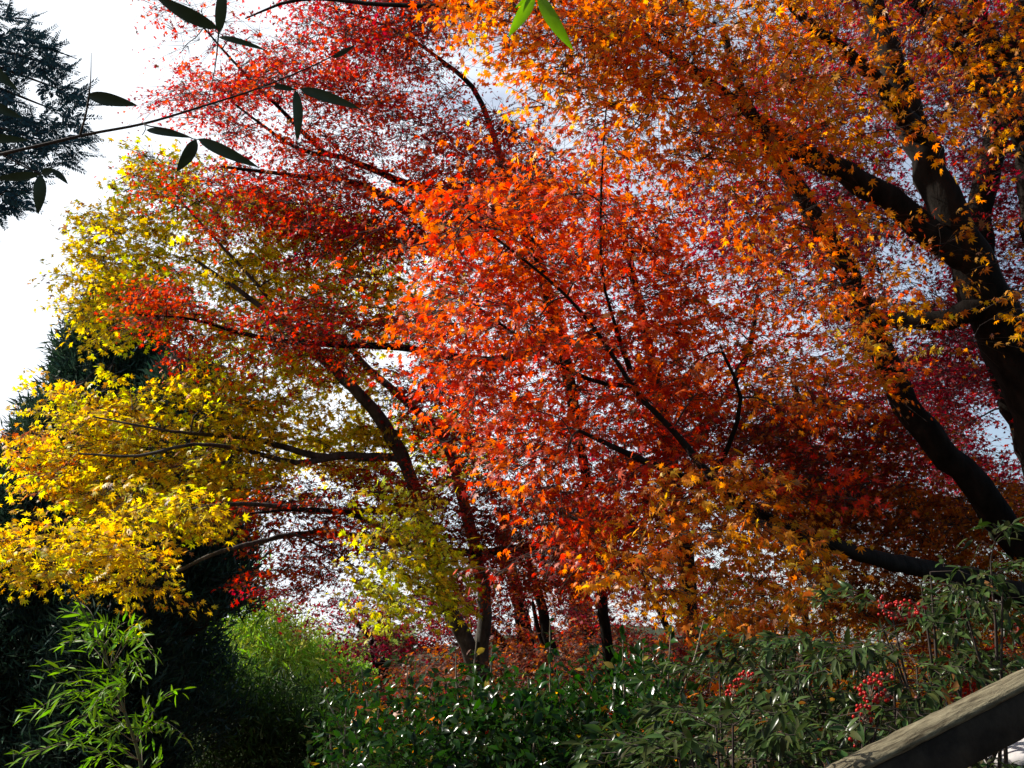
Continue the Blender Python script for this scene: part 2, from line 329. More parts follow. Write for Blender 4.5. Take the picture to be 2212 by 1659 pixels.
t.reg([(930, -60), (1250, -60), (1500, -60), (1540, 150), (1540, 390), (1350, 320), (1180, 240), (1130, 150), (1030, 70)], 5.2, .7, 1.75, .066, dict(O=.5, G=.3, V=.25), .36, 55, .7)
t.reg([(1480, -60), (1740, -60), (1780, 150), (1740, 330), (1560, 400), (1500, 200)], 5.3, .7, .95, .066, dict(O=.45, G=.35, V=.15, A=.15), .36, 55, .8)
t.reg([(1640, -60), (2290, -60), (2290, 240), (2100, 330), (1900, 300), (1720, 380)], 5.6, .7, .40, .064, dict(G=.35, A=.3, O=.3, B=.25), .36, 50, .8)
t.reg([(1380, -420), (2350, -420), (2350, -60), (1560, -60)], 5.8, .8, .8, .066, dict(O=.4, G=.4, A=.2), .4, 55, .8)  # unseen upper crown, added to shade the right of the canopy
t.reg([(1300, 320), (1600, 380), (1900, 500), (1930, 660), (1750, 650), (1560, 540), (1350, 420)], 5.4, .6, .5, .066, dict(O=.5, V=.4, G=.3), .36, 50, .9)
t.reg([(1800, 420), (2230, 480), (2250, 760), (2080, 700), (1900, 600)], 5.4, .5, .16, .062, dict(A=.5, B=.3, G=.3), .34, 45, .8)
t.reg([(1800, 640), (1980, 660), (2000, 760), (1850, 760)], 5.6, .4, .5, .064, dict(G=.7, Y=.2), .3, 45, .8)
t.build()

# -- the many stemmed maple, vivid red in the middle
t = Tree('maple_tree', 'many stemmed leaning maple with vivid red leaves in the middle and gold below', 'maple tree')
t.limb([(2330, 1330, 6.9, 40), (2200, 1180, 7.0, 35), (2080, 1020, 7.0, 30), (1960, 880, 7.0, 27), (1890, 720, 7.0, 25), (1820, 570, 7.0, 23), (1730, 420, 7.0, 20), (1650, 300, 7.0, 15), (1600, 200, 7.0, 11), (1560, 60, 7.0, 7)], 'trunk', True)
t.limb([(2290, 1310, 6.7, 28), (2100, 1250, 6.3, 22), (1900, 1210, 6.0, 17), (1720, 1150, 5.8, 14), (1600, 1090, 5.8, 11), (1520, 1010, 5.8, 9), (1455, 930, 5.8, 7), (1385, 860, 5.8, 6), (1345, 800, 5.8, 5), (1290, 720, 5.8, 4.2), (1225, 640, 5.8, 3.5), (1130, 560, 5.8, 2.6), (1010, 470, 5.9, 2.5)], 'stem', near=.7)
t.limb([(1360, 800, 5.8, 6), (1325, 690, 5.6, 3.6), (1300, 580, 5.5, 3), (1299, 400, 5.4, 2.5), (1310, 230, 5.3, 1.5)], near=.4)
t.limb([(1372, 832, 5.8, 6), (1310, 830, 5.7, 5), (1230, 800, 5.7, 4), (1110, 720, 5.7, 3), (1000, 640, 5.8, 2)])
t.limb([(1540, 1030, 5.8, 9), (1575, 960, 5.6, 5), (1600, 860, 5.5, 4), (1560, 760, 5.4, 3)])
t.limb([(1720, 1150, 5.8, 10), (1560, 1060, 5.3, 7), (1400, 1000, 5.1, 8), (1250, 930, 5.1, 4)])
t.reg([(950, 430), (1100, 370), (1300, 400), (1500, 520), (1570, 700), (1520, 850), (1380, 900), (1200, 980), (1020, 960), (930, 800), (930, 600)], 5.8, .8, 1.35, .068, dict(V=.55, R=.3, O=.25), .38, 55, .6)
t.reg([(800, 470), (970, 420), (960, 960), (870, 900), (900, 700)], 6.4, .5, .28, .064, dict(V=.5, R=.5), .38, 50, .5)
t.reg([(1000, 900), (1300, 920), (1500, 940), (1500, 1060), (1430, 1180), (1270, 1260), (1200, 1180), (1080, 1050)], 5.5, .6, 1.2, .070, dict(V=.35, O=.25, R=.4, K=.25), .36, 50, .9)
t.reg([(1370, 1060), (1560, 1000), (1720, 1080), (1800, 1220), (1680, 1330), (1500, 1350), (1380, 1270), (1280, 1250)], 5.0, .5, 1.3, .070, dict(G=.5, A=.3, O=.4, Y=.1), .32, 50, 1.1)
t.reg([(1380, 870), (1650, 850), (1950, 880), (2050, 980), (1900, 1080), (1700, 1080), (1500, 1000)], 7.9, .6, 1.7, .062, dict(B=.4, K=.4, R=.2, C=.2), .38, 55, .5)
t.reg([(1650, 1060), (2212, 1040), (2290, 1340), (2000, 1350), (1780, 1320)], 7.7, .5, 1.8, .064, dict(B=.6, A=.35, O=.15), .36, 55, .8)
t.reg([(1480, 640), (1850, 640), (1960, 800), (1800, 900), (1560, 860)], 6.2, .6, .6, .064, dict(V=.4, O=.35, A=.3), .36, 50, .7)
t.reg([(1640, 1010), (1830, 1000), (1860, 1050), (1680, 1090)], 4.9, .2, .9, .066, dict(R=.5, V=.3), .28, 40, .3)
t.build()

# -- crimson maple behind, its stems at the right edge
t = Tree('maple_tree', 'upright purple crimson maple at the right edge behind the forked maple', 'maple tree')
t.limb([(2290, 1150, 8.6, 34), (2170, 800, 8.6, 30), (2125, 560, 8.6, 27), (2120, 430, 8.6, 25), (2150, 290, 8.6, 23), (2165, 170, 8.6, 20), (2110, 30, 8.6, 22), (2080, -80, 8.6, 18)], 'trunk', True)
t.limb([(2285, 1130, 8.6, 34), (2270, 930, 8.55, 33), (2260, 760, 8.5, 32), (2240, 400, 8.3, 34), (2208, 180, 8.2, 30), (2192, -80, 8.2, 26)], 'stem')
t.limb([(2190, 150, 8.3, 20), (2100, 70, 8.2, 17), (1980, 10, 8.0, 12), (1900, -80, 7.9, 12)])
t.limb([(2230, 330, 8.3, 22), (2150, 210, 8.2, 20), (2060, 100, 8.0, 14)])
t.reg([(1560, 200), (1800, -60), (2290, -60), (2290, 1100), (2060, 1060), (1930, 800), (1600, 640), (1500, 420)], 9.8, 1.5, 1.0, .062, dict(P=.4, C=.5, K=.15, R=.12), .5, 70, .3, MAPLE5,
      holes=[(2000, 380, 60, 50), (1960, 570, 70, 60), (2190, 900, 90, 60), (1480, 520, 60, 50)])
t.build()

# -- yellow maple, double stemmed
t = Tree('maple_tree', 'double stemmed maple with yellow and lime leaves reaching left over the dark cedars', 'maple tree', bark=M_PALEBARK)
t.limb([(1040, 1560, 10.3, 27), (1030, 1480, 10.3, 24), (1042, 1390, 10.3, 17), (1048, 1300, 10.3, 15), (1030, 1200, 10.3, 14), (1000, 1080, 10.3, 12), (960, 950, 10.2, 12), (880, 870, 10.1, 9), (800, 800, 9.9, 7), (740, 730, 9.8, 5)], 'trunk', True)
t.limb([(1035, 1460, 10.3, 18), (1000, 1370, 10.2, 17), (962, 1290, 10.1, 15), (935, 1200, 10.1, 14), (905, 1090, 10.0, 13), (860, 970, 9.9, 14), (800, 880, 9.8, 13), (745, 820, 9.8, 12), (700, 780, 9.8, 10), (610, 700, 9.7, 7), (520, 630, 9.6, 5), (420, 560, 9.6, 3)], 'stem')
t.limb([(870, 990, 9.9, 10), (760, 985, 9.7, 9), (680, 985, 9.6, 8), (560, 950, 9.4, 6), (460, 940, 9.3, 5), (360, 930, 7.9, 3), (200, 900, 7.8, 2)])
t.limb([(740, 985, 9.7, 7), (640, 1000, 9.5, 6), (540, 975, 9.3, 5), (420, 960, 7.8, 4), (300, 985, 7.7, 3), (170, 980, 7.6, 2)])
t.limb([(900, 1100, 10.0, 8), (700, 1105, 9.3, 6), (560, 1090, 7.6, 5), (440, 1095, 7.2, 4), (330, 1130, 7.0, 2.5)])
t.limb([(920, 1180, 10.1, 7), (700, 1150, 9.3, 6), (520, 1180, 7.4, 5), (430, 1210, 7.1, 4), (370, 1240, 7.0, 3.5), (260, 1255, 6.9, 2.5), (120, 1210, 6.8, 1.5)])
t.limb([(640, 720, 9.7, 5), (560, 620, 9.6, 4), (450, 500, 9.6, 3), (360, 400, 9.5, 2)])
t.reg([(290, 330), (390, 330), (480, 400), (640, 440), (900, 520), (950, 620), (900, 740), (700, 800), (560, 730), (400, 700), (230, 740), (150, 640), (190, 500), (260, 420)], 10.2, .8, 1.45, .088, dict(Y=.75, G=.06, L=.2), .45, 60, .4, MAPLE5)
t.reg([(390, 700), (700, 720), (880, 800), (700, 830), (470, 800)], 10.5, .5, .9, .09, dict(Y=.7, L=.2, G=.1), .42, 60, .4, MAPLE5)
t.reg([(500, 800), (720, 770), (850, 850), (860, 980), (740, 1020), (600, 1060), (520, 1000)], 10.4, .5, 1.2, .09, dict(Y=.8, L=.2), .42, 60, .4, MAPLE5)
t.reg([(115, 790), (160, 830), (260, 850), (520, 800), (600, 900), (560, 1080), (440, 1140), (300, 1160), (160, 1080), (20, 960), (120, 930)], 9.4, .7, 1.7, .088, dict(Y=.65, G=.15, N=.15, L=.15), .45, 60, .4, MAPLE5, holes=[(840, 770, 50, 30)])
t.reg([(-40, 1160), (60, 1150), (200, 1100), (300, 1180), (340, 1230), (420, 1290), (300, 1300), (180, 1240), (-40, 1230)], 6.9, .35, 2.0, .080, dict(Y=.75, L=.15, G=.12), .34, 55, .5)
t.reg([(270, 1080), (330, 1060), (450, 1080), (440, 1140), (330, 1150)], 6.9, .3, 1.8, .080, dict(Y=.8, L=.2), .3, 50, .5)
t.reg([(10, 930), (60, 930), (160, 1010), (180, 1080), (100, 1060)], 9.2, .5, 1.4, .088, dict(G=.5, O=.3, Y=.3), .34, 50, .4, MAPLE5)
t.reg([(800, 1060), (900, 1050), (960, 1180), (990, 1250), (930, 1340), (800, 1330), (750, 1290), (800, 1200)], 7.6, .4, 1.7, .080, dict(L=.65, Y=.35), .36, 55, .6)
t.reg([(700, 930), (980, 880), (1060, 1000), (900, 1080), (740, 1060)], 10.7, .5, 1.1, .09, dict(L=.6, Y=.4), .42, 55, .4, MAPLE5)
t.build()

# -- red maple of the upper left
t = Tree('maple_tree', 'red and crimson maple spreading across the upper left against white sky', 'maple tree')
t.limb([(1330, 1560, 9.9, 13), (1300, 1300, 9.9, 11), (1260, 1000, 9.9, 10), (1200, 700, 9.7, 15), (1120, 480, 9.5, 13), (1000, 440, 9.4, 12), (860, 390, 9.3, 8), (740, 340, 9.2, 6), (640, 320, 9.2, 4), (500, 220, 9.2, 2)], 'trunk', True)
t.limb([(1200, 720, 9.7, 16), (1080, 780, 9.4, 12), (950, 765, 9.0, 9), (860, 750, 8.7, 8), (750, 745, 8.6, 7), (640, 740, 8.5, 6), (520, 720, 8.4, 4), (420, 690, 8.3, 3), (300, 680, 8.3, 2)])
t.limb([(1130, 500, 9.5, 9), (1040, 225, 9.4, 6), (960, 135, 9.4, 4.5), (840, 60, 9.3, 3), (700, 10, 9.2, 2)])
t.limb([(900, 470, 9.4, 8), (780, 400, 9.2, 7), (640, 380, 9.1, 5), (480, 360, 9.0, 3)])
t.limb([(700, 330, 9.2, 6), (600, 230, 9.2, 4), (520, 150, 9.2, 3), (440, 60, 9.2, 2)])
t.limb([(1380, 1150, 8.9, 11), (1200, 1175, 8.8, 10), (1080, 1190, 8.7, 10), (1000, 1195, 8.6, 9), (900, 1190, 8.6, 8), (830, 1150, 8.5, 7), (760, 1110, 8.4, 6), (640, 1100, 8.3, 4), (540, 1110, 8.3, 2)])
t.limb([(1270, 1080, 9.9, 14), (1330, 1120, 9.4, 13), (1390, 1150, 8.9, 12)])
hl = [(990, 90, 50, 60), (1040, 170, 60, 50), (590, 250, 40, 30), (840, 370, 40, 30), (560, 330, 40, 20), (900, 600, 45, 45)]
t.reg([(560, 150), (640, 60), (700, 0), (900, -30), (1000, 20), (960, 140), (1080, 240), (1190, 360), (1150, 480), (950, 530), (740, 520), (560, 480), (480, 410), (430, 400), (540, 350), (480, 260), (350, 210), (400, 180)], 9.2, 1.0, 1.15, .054, dict(R=.5, C=.22, V=.3, K=.08), .5, 85, .3, MAPLE5, holes=hl)
t.reg([(640, -60), (1000, -60), (1000, 60), (800, 90), (640, 120)], 9.2, 1.0, .55, .058, dict(R=.4, C=.5), .45, 70, .3, MAPLE5)
t.reg([(350, -40), (470, -40), (440, 60), (360, 60)], 9.2, .5, .35, .058, dict(R=.6, V=.3), .4, 40, .3, MAPLE5)
t.reg([(440, 30), (560, 60), (620, 160), (520, 170), (470, 110)], 9.2, .5, .22, .056, dict(R=.4, C=.5), .4, 40, .3, MAPLE5)
t.reg([(260, 650), (300, 615), (400, 620), (480, 690), (420, 700), (290, 690)], 8.3, .3, 1.0, .054, dict(R=.6, V=.4), .36, 50, .3, MAPLE5)
t.reg([(330, 690), (480, 690), (620, 740), (560, 780), (380, 780)], 8.4, .3, .5, .054, dict(R=.5, V=.4), .36, 50, .3, MAPLE5)
t.reg([(540, 680), (700, 640), (950, 680), (960, 800), (800, 800), (600, 760)], 8.5, .5, .75, .054, dict(R=.6, V=.3, C=.2), .42, 60, .3, MAPLE5, holes=[(840, 770, 60, 25)])
t.reg([(300, 370), (400, 340), (420, 430), (350, 450), (290, 420)], 8.9, .4, .4, .054, dict(R=.6, V=.4), .36, 60, .3, MAPLE5)
t.reg([(450, 460), (495, 460), (485, 535), (455, 525)], 8.7, .2, 1.2, .054, dict(V=.7, R=.3), .28, 50, .3, MAPLE5)
t.reg([(560, 480), (900, 500), (960, 640), (820, 600), (640, 560)], 9.0, .7, .35, .054, dict(C=.5, R=.4, K=.3), .4, 60, .3, MAPLE5)
t.reg([(500, 1090), (700, 1000), (960, 1020), (1200, 1050), (1350, 1120), (1300, 1270), (1000, 1250), (820, 1190), (640, 1290), (530, 1240)], 8.7, .7, 1.15, .056, dict(R=.4, K=.4, B=.3, V=.1), .44, 75, .3, MAPLE5)
t.reg([(860, 800), (1040, 800), (1060, 960), (1000, 1010), (880, 900)], 9.6, .6, 1.0, .060, dict(R=.5, C=.4), .44, 60, .3, MAPLE5)
t.build()

# -- background maples
def bgtree(label, stems, regs, mixes):
    t = Tree('maple_tree', label, 'maple tree', MAPLES)
    for i, s_ in enumerate(stems): t.limb(s_, 'trunk' if i == 0 else 'limb', i == 0)
    for (poly, d, dd, cov, leaf, mix) in regs: t.reg(poly, d, dd, cov, leaf, mix, .6, 90, .2, MAPLE3, k=.18)
    return t.build()
bgtree('dark purple maple with a thin crooked stem low beside the bamboo grove',
       [[(830, 1520, 15, 10), (815, 1440, 15, 9), (800, 1380, 15, 7), (760, 1330, 15, 5)]],
       [([(560, 1270), (720, 1290), (1010, 1270), (1020, 1400), (960, 1470), (850, 1440), (720, 1400), (640, 1330)], 15, 1.2, 1.3, .08, dict(P=.7, C=.2, K=.3)),
        ([(850, 1430), (1040, 1400), (1060, 1540), (860, 1560), (780, 1500)], 15, 1, 1.5, .08, dict(K=.4, B=.4, N=.2, P=.2))], 0)
bgtree('distant maple with two slender trunks and a thin dark red crown',
       [[(1160, 1540, 16, 22), (1140, 1420, 16, 20), (1125, 1330, 16, 17), (1110, 1250, 16, 13), (1080, 1100, 16, 8)],
        [(1150, 1450, 16, 12), (1060, 1360, 16, 9), (990, 1280, 16, 6), (940, 1240, 16, 4)]],
       [([(960, 1200), (1250, 1180), (1260, 1360), (1180, 1480), (1060, 1440), (980, 1330)], 16, 1.3, 1.6, .085, dict(K=.5, P=.3, B=.25))], 0)
bgtree('distant maple with a straight dark trunk standing clear against white sky',
       [[(1200, 1560, 12.5, 16), (1195, 1430, 12.5, 14), (1175, 1330, 12.5, 11), (1150, 1240, 12.5, 8), (1120, 1150, 12.5, 5)],
        [(1195, 1430, 12.5, 7), (1165, 1370, 12.5, 5), (1150, 1300, 12.5, 4)]],
       [([(1080, 1100), (1330, 1080), (1350, 1240), (1200, 1270), (1090, 1230)], 12.5, 1, 1.0, .075, dict(K=.5, B=.4, C=.3))], 0)
bgtree('distant maple with a broad trunk hung with rust orange leaves',
       [[(1270, 1560, 18, 30), (1260, 1400, 18, 28), (1245, 1250, 18, 22), (1220, 1100, 18, 14)]],
       [([(1090, 1380), (1300, 1300), (1330, 1480), (1140, 1500)], 17.5, 1.2, 1.1, .09, dict(B=.6, O=.2, D=.6)),
        ([(1240, 1180), (1420, 1160), (1440, 1330), (1330, 1400), (1240, 1330)], 18, 1.3, 1.3, .09, dict(K=.6, P=.3, B=.2))], 0)
bgtree('distant maple with thin slanting stems and layered red leaves right of the clear gap',
       [[(1490, 1560, 15, 9), (1470, 1440, 15, 8), (1430, 1330, 15, 7), (1390, 1260, 15, 5)], [(1570, 1500, 14.5, 8), (1540, 1400, 14.8, 6), (1500, 1310, 15, 4)]],
       [([(1300, 1300), (1420, 1380), (1600, 1300), (1640, 1420), (1500, 1500), (1330, 1480)], 15, 1.3, 1.0, .08, dict(C=.4, K=.4, B=.3)),
        ([(1400, 1180), (1640, 1230), (1660, 1330), (1420, 1330)], 15.5, 1.3, 1.1, .08, dict(K=.6, C=.3))], 0)
bgtree('low bushy russet maple filling the ground behind the camellia hedge',
       [[(1400, 1590, 11, 12), (1390, 1520, 11, 10), (1370, 1460, 11, 6)]],
       [([(900, 1440), (1060, 1410), (1250, 1390), (1500, 1370), (1640, 1400), (1640, 1560), (1280, 1580), (900, 1600)], 11, 1.0, 2.4, .07, dict(K=.15, B=.25, D=1.0, P=.15))], 0)
bgtree('amber leaved maple with dark stems behind the red berried bushes',
       [[(1740, 1620, 9.5, 14), (1740, 1500, 9.5, 12), (1745, 1380, 9.5, 9), (1730, 1280, 9.5, 6)], [(1660, 1600, 9.5, 9), (1690, 1450, 9.5, 7), (1700, 1380, 9.5, 5)]],
       [([(1560, 1330), (1760, 1290), (2000, 1300), (2290, 1330), (2290, 1560), (1900, 1560), (1560, 1560)], 9.6, 1.1, 1.9, .066, dict(B=.55, A=.35, N=.3, K=.15))], 0)
bgtree('pinkish crimson maple rising behind the leaning trunk at right',
       [[(1800, 1500, 14, 14), (1780, 1200, 14, 12), (1740, 950, 14, 8), (1710, 800, 14, 5)], [(1780, 1150, 14, 8), (1900, 950, 14, 6), (2010, 820, 14, 4)]],
       [([(1620, 900), (1650, 760), (1740, 690), (1800, 800), (1950, 770), (2080, 760), (2180, 860), (2090, 930), (2120, 1010), (1900, 1060), (1650, 1000)], 14, 1.4, 1.1, .08, dict(C=.55, R=.25, P=.3)),
        ([(1850, 1040), (2290, 960), (2290, 1180), (1900, 1180)], 14, 1.2, 1.1, .08, dict(P=.6, K=.4, C=.2))], 0)
bgtree('dull red maple low at the right edge above the handrail',
       [[(2200, 1560, 8.2, 12), (2190, 1480, 8.2, 9), (2150, 1420, 8.2, 6)]],
       [([(2020, 1390), (2290, 1330), (2290, 1560), (2100, 1540)], 8.2, .6, 1.7, .06, dict(R=.5, K=.5, B=.3))], 0)
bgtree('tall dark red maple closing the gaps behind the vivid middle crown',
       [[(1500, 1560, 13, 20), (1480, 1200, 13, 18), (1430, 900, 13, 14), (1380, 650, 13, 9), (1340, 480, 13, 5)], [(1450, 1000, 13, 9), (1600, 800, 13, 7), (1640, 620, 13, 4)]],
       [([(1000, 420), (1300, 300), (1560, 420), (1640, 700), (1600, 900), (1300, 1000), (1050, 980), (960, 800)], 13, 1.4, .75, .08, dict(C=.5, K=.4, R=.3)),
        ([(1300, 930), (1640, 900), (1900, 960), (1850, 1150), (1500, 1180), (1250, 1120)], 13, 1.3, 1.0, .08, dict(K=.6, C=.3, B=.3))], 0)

# ------------------------------------------------------------------ conifers
def cedar(label, bx, by_top, by_bot, d, half, n, group='dark cedars at the left', tone=1.0, trunk=None):
    """bx: trunk px, tops and bottoms in photo px at depth d; half: crown half width in px at the bottom"""
    top = P(bx, by_top, d); bot = P(bx, by_bot, d); gz = float(ground(bot[0], bot[1])); base = np.array([bot[0], bot[1], gz])
    top = np.array([base[0], base[1], top[2]]); zb = bot[2]; root = empty('cedar_tree', base, label, 'cedar tree', group)
    mb = MB(); H = top[2] - gz; p = np.stack([base + (top - base) * t for t in np.linspace(-.02, 1, 30)]); tube(mb, p, np.linspace(.032 * H ** .9, .02, 30), 10, .05); mb.build('trunk', M_CEDARBARK, root, base, True, False)
    hw = half / FPX * d; fol = MB(); br = MB(); h = rng.uniform(0, 1, n) ** .85; th = rng.uniform(0, 2 * math.pi, n)
    rad = hw * (1 - h) ** .6 * (.62 + .38 * np.abs(np.sin(h * 19 + th * 2)) ** .5) * rng.uniform(.25, 1, n) ** .45 + .12
    C = np.stack([base[0] + np.cos(th) * rad, base[1] + np.sin(th) * rad, zb + h * (top[2] - zb) - .18 * rad], -1)
    A = np.stack([np.full(n, base[0]), np.full(n, base[1]), C[:, 2] - .25 * rad], -1); prisms(br, A, (A + C) / 2 - np.array([0, 0, .1]), C, np.full(n, .03), np.full(n, .008))
    K = 42; ci = np.repeat(np.arange(n), K); outw = np.stack([np.cos(th), np.sin(th), np.zeros(n)], -1)[ci]
    axis = norm(outw * .5 + np.array([0, 0, .55]) + rng.normal(0, .55, (n * K, 3))); pos = C[ci] + rng.normal(0, .17, (n * K, 3))
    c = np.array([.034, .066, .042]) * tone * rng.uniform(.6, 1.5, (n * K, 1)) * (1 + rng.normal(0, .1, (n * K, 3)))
    place(fol, flat(.17, .15), pos, axis, rng.normal(0, 1, (n * K, 3)), rng.uniform(.16, .36, n * K) * d / 22, np.clip(c, .004, .3))
    br.build('branches', M_CEDARBARK, root, base, col=False); fol.build('crown', M_CONIFER, root, base); return root
cedar('dark green cedar with a tall tapering crown behind the yellow leaves', 168, 545, 1560, 20, 330, 3200)
cedar('dark cedar with its bare trunk in front of the bamboo grove', 362, 760, 1300, 18, 200, 1100)
cedar('broad dark cedar filling the left edge low behind the young bamboo', 40, 830, 1720, 16.5, 330, 1700)
cedar('dark cedar in deep shade at the foot of the bamboo grove', 215, 1120, 1760, 15, 170, 900, tone=.7)  # lowered tone puts the deep shade into the crown colour

# hemlock-like conifer of the top left corner, its sprays against the sky
def frondtree():
    base = P(-330, 500, 12); base[2] = float(ground(base[0], base[1])); root = empty('conifer_tree', base, 'dark conifer of feathery sprays hanging into the top left corner', 'conifer')
    mb = MB(); H = 9.5; tube(mb, [base + np.array([0, 0, H * t]) for t in np.linspace(-.02, 1, 24)], np.linspace(.24, .03, 24), 10, .05); mb.build('trunk', M_CEDARBARK, root, base, True, False)
    poly = [(-420, -100), (-80, -60), (20, 40), (60, 70), (110, 120), (150, 190), (175, 270), (165, 330), (120, 350), (60, 380), (40, 450), (-20, 470), (-200, 560), (-420, 600)]
    xy = scatter(poly, 1800, [(60, 215, 50, 30), (100, 300, 30, 18), (40, 330, 30, 15)]); n = len(xy); C = PA(xy[:, 0], xy[:, 1], rng.normal(12, .55, n)); br = MB(); fol = MB()
    for k in range(16):
        i = rng.integers(n); c = C[i] if k > 5 else P(150 - k * 12, 150 + k * 45, 12); a_ = np.array([base[0], base[1], c[2] + .3 + rng.uniform(0, .5)])
        p, q = spline([a_, (a_ + c) / 2 + np.array([0, 0, .25]), c], [.045, .03, .006], .2); tube(br, p, q, 6)
    br.build('branches', M_CEDARBARK, root, base, col=False)
    ang = rng.normal(0, .8, n); D = norm(np.stack([np.cos(ang) * .9, np.sin(ang) * .6, rng.normal(-.1, .55, n)], -1)); Ln = rng.uniform(.22, .5, n)
    tw = MB(); prisms(tw, C, C + D * (Ln * .5)[:, None] + np.array([0, 0, .015]), C + D * Ln[:, None], np.full(n, .004), np.full(n, .0015)); tw.build('twigs', M_TWIG, root, base, col=False)
    for sgn in (-1, 1):
        K = 15; fi = np.repeat(np.arange(n), K); t = np.tile(np.linspace(.1, 1, K), n); sd = norm(np.cross(D, norm(np.stack([rng.normal(0, .5, n), np.ones(n), rng.normal(0, .5, n)], -1))))[fi]
        pos = C[fi] + D[fi] * (Ln[fi] * t)[:, None]; axis = norm(sd * sgn + D[fi] * .8 + rng.normal(0, .12, (n * K, 3)))
        c = np.array([.028, .066, .080]) * rng.uniform(.6, 1.4, (n * K, 1)); place(fol, flat(.34, .1), pos, axis, np.array([0, -1, .3]) + rng.normal(0, .4, (n * K, 3)), .075 * (1.15 - t * .7) * (Ln[fi] / .36), np.repeat(c, 1, 0) * np.ones((1, 3)))  # bluish leaf tone raised to carry the backlit sky glare
    fol.build('crown', M_CONIFER, root, base)
frondtree()

# ------------------------------------------------------------------ bamboo grove, each plant by itself
def bamboo(label, px, top, d, lean, polys, n, tone):
    b = P(px, 1650, d); base = np.array([b[0], b[1], float(ground(b[0], b[1]))]); root = empty('bamboo_plant', base, label, 'bamboo', 'bamboo plants of the grove')
    t_ = P(px + lean, top, d); mb = MB(); p, q = spline([base - np.array([0, 0, .1]), base + (t_ - base) * .5 + np.array([-.1, 0, .2]), t_], [.05, .04, .012], .3); tube(mb, p, q, 7); mb.build('culm', M_CULM, root, base, True, False)
    fol = MB(); n = int(n * 1.5); npad = n // 55; xy = scatter(polys, npad); npad = len(xy); C = PA(xy[:, 0], xy[:, 1], rng.normal(d, 1.0, npad)); pi = np.repeat(np.arange(npad), 55); m = len(pi)
    br = MB(); j = np.array([np.argmin(((p - c) ** 2).sum(1)) for c in C]); prisms(br, p[j], (p[j] + C) / 2 + np.array([0, 0, .2]), C, np.full(npad, .012), np.full(npad, .003)); br.build('branches', M_CULM, root, base, col=False)
    pos = C[pi] + rng.normal(0, 1, (m, 3)) * np.array([.36, .36, .2]); axis = norm(np.array([0, 0, -.45]) + rng.normal(0, .75, (m, 3)))
    pv = rng.uniform(.45, 1.5, npad)[pi][:, None]; c = np.array(tone) * pv * rng.uniform(.7, 1.3, (m, 1)) * (1 + rng.normal(0, .08, (m, 3)))
    place(fol, flat(.2, .12), pos, axis, np.array([0, 0, 1]) + rng.normal(0, .7, (m, 3)), rng.uniform(.16, .32, m) * d / 26, np.clip(c, .01, .6)); fol.build('crown', M_BAMBOO, root, base)
gr = (.26, .46, .06); dk_shade = (.045, .085, .02); lt = (.44, .54, .09)  # lit plumes and shaded low bamboo are set by leaf colour
bamboo('tall pale green bamboo plume at the left of the grove beside the cedar', 500, 1180, 27, 10, [(440, 1230), (480, 1170), (530, 1190), (560, 1290), (600, 1420), (560, 1520), (440, 1480)], 3600, gr)
bamboo('yellowish green bamboo plume in the middle of the grove', 640, 1290, 27, -25, [(540, 1300), (600, 1300), (680, 1370), (720, 1480), (640, 1560), (540, 1480)], 3600, lt)
bamboo('bright green bamboo plume at the right end of the grove', 740, 1370, 28, -10, [(640, 1370), (720, 1390), (820, 1470), (800, 1560), (700, 1560)], 3000, gr)
bamboo('dark bamboo low in front of the grove beside the cedar trunk', 480, 1420, 23, 5, [(400, 1420), (520, 1420), (590, 1560), (570, 1720), (390, 1720)], 6500, dk_shade)
bamboo('dark bamboo low in the middle front of the grove', 620, 1450, 23, -5, [(540, 1480), (640, 1460), (720, 1560), (720, 1720), (540, 1720)], 6500, dk_shade)
bamboo('dull green bamboo low at the right front of the grove', 760, 1480, 24, -5, [(690, 1500), (780, 1480), (880, 1540), (900, 1720), (690, 1720)], 6500, dk_shade)

# far broadleaf trees beyond the grove
def fartree(label, px, py, d, w_, h_, tone, n=2600):
    c = P(px, py, d); base = np.array([c[0], c[1], c[2] - h_ * .5 / FPX * d - 3.0]); root = empty('broadleaf_tree', base, label, 'tree', 'green trees on the far hill')
    mb = MB(); tube(mb, [base + (c - base) * t for t in np.linspace(0, 1, 10)], np.linspace(.3, .12, 10), 8, .05); mb.build('trunk', M_BARK, root, base, True, False)
    k = 60; lob = rng.normal(0, .42, (k, 3)); i = rng.integers(0, k, n); v = lob[i] + rng.normal(0, .13, (n, 3)); pos = c + v * np.array([w_, w_, h_]) / FPX * d * .8
    f = MB(); col = np.array(tone) * rng.uniform(.6, 1.35, k)[i][:, None] * rng.uniform(.75, 1.25, (n, 1)) * np.ones((1, 3)); place(f, flat(.7, .2), pos, rng.normal(0, 1, (n, 3)), np.array([0, 0, .8]) + rng.normal(0, .6, (n, 3)), rng.uniform(.35, .7, n) * d / 55, col); f.build('crown', M_BAMBOO, root, base)
fartree('round light green tree far off beyond the dark purple maple', 775, 1430, 52, 90, 60, (.22, .28, .07))
fartree('pale green tree far off, topmost on the hill left of the double trunk', 840, 1395, 70, 80, 50, (.24, .28, .10))
fartree('dusky green tree far off behind the right end of the bamboo', 710, 1440, 60, 80, 60, (.10, .14, .06))

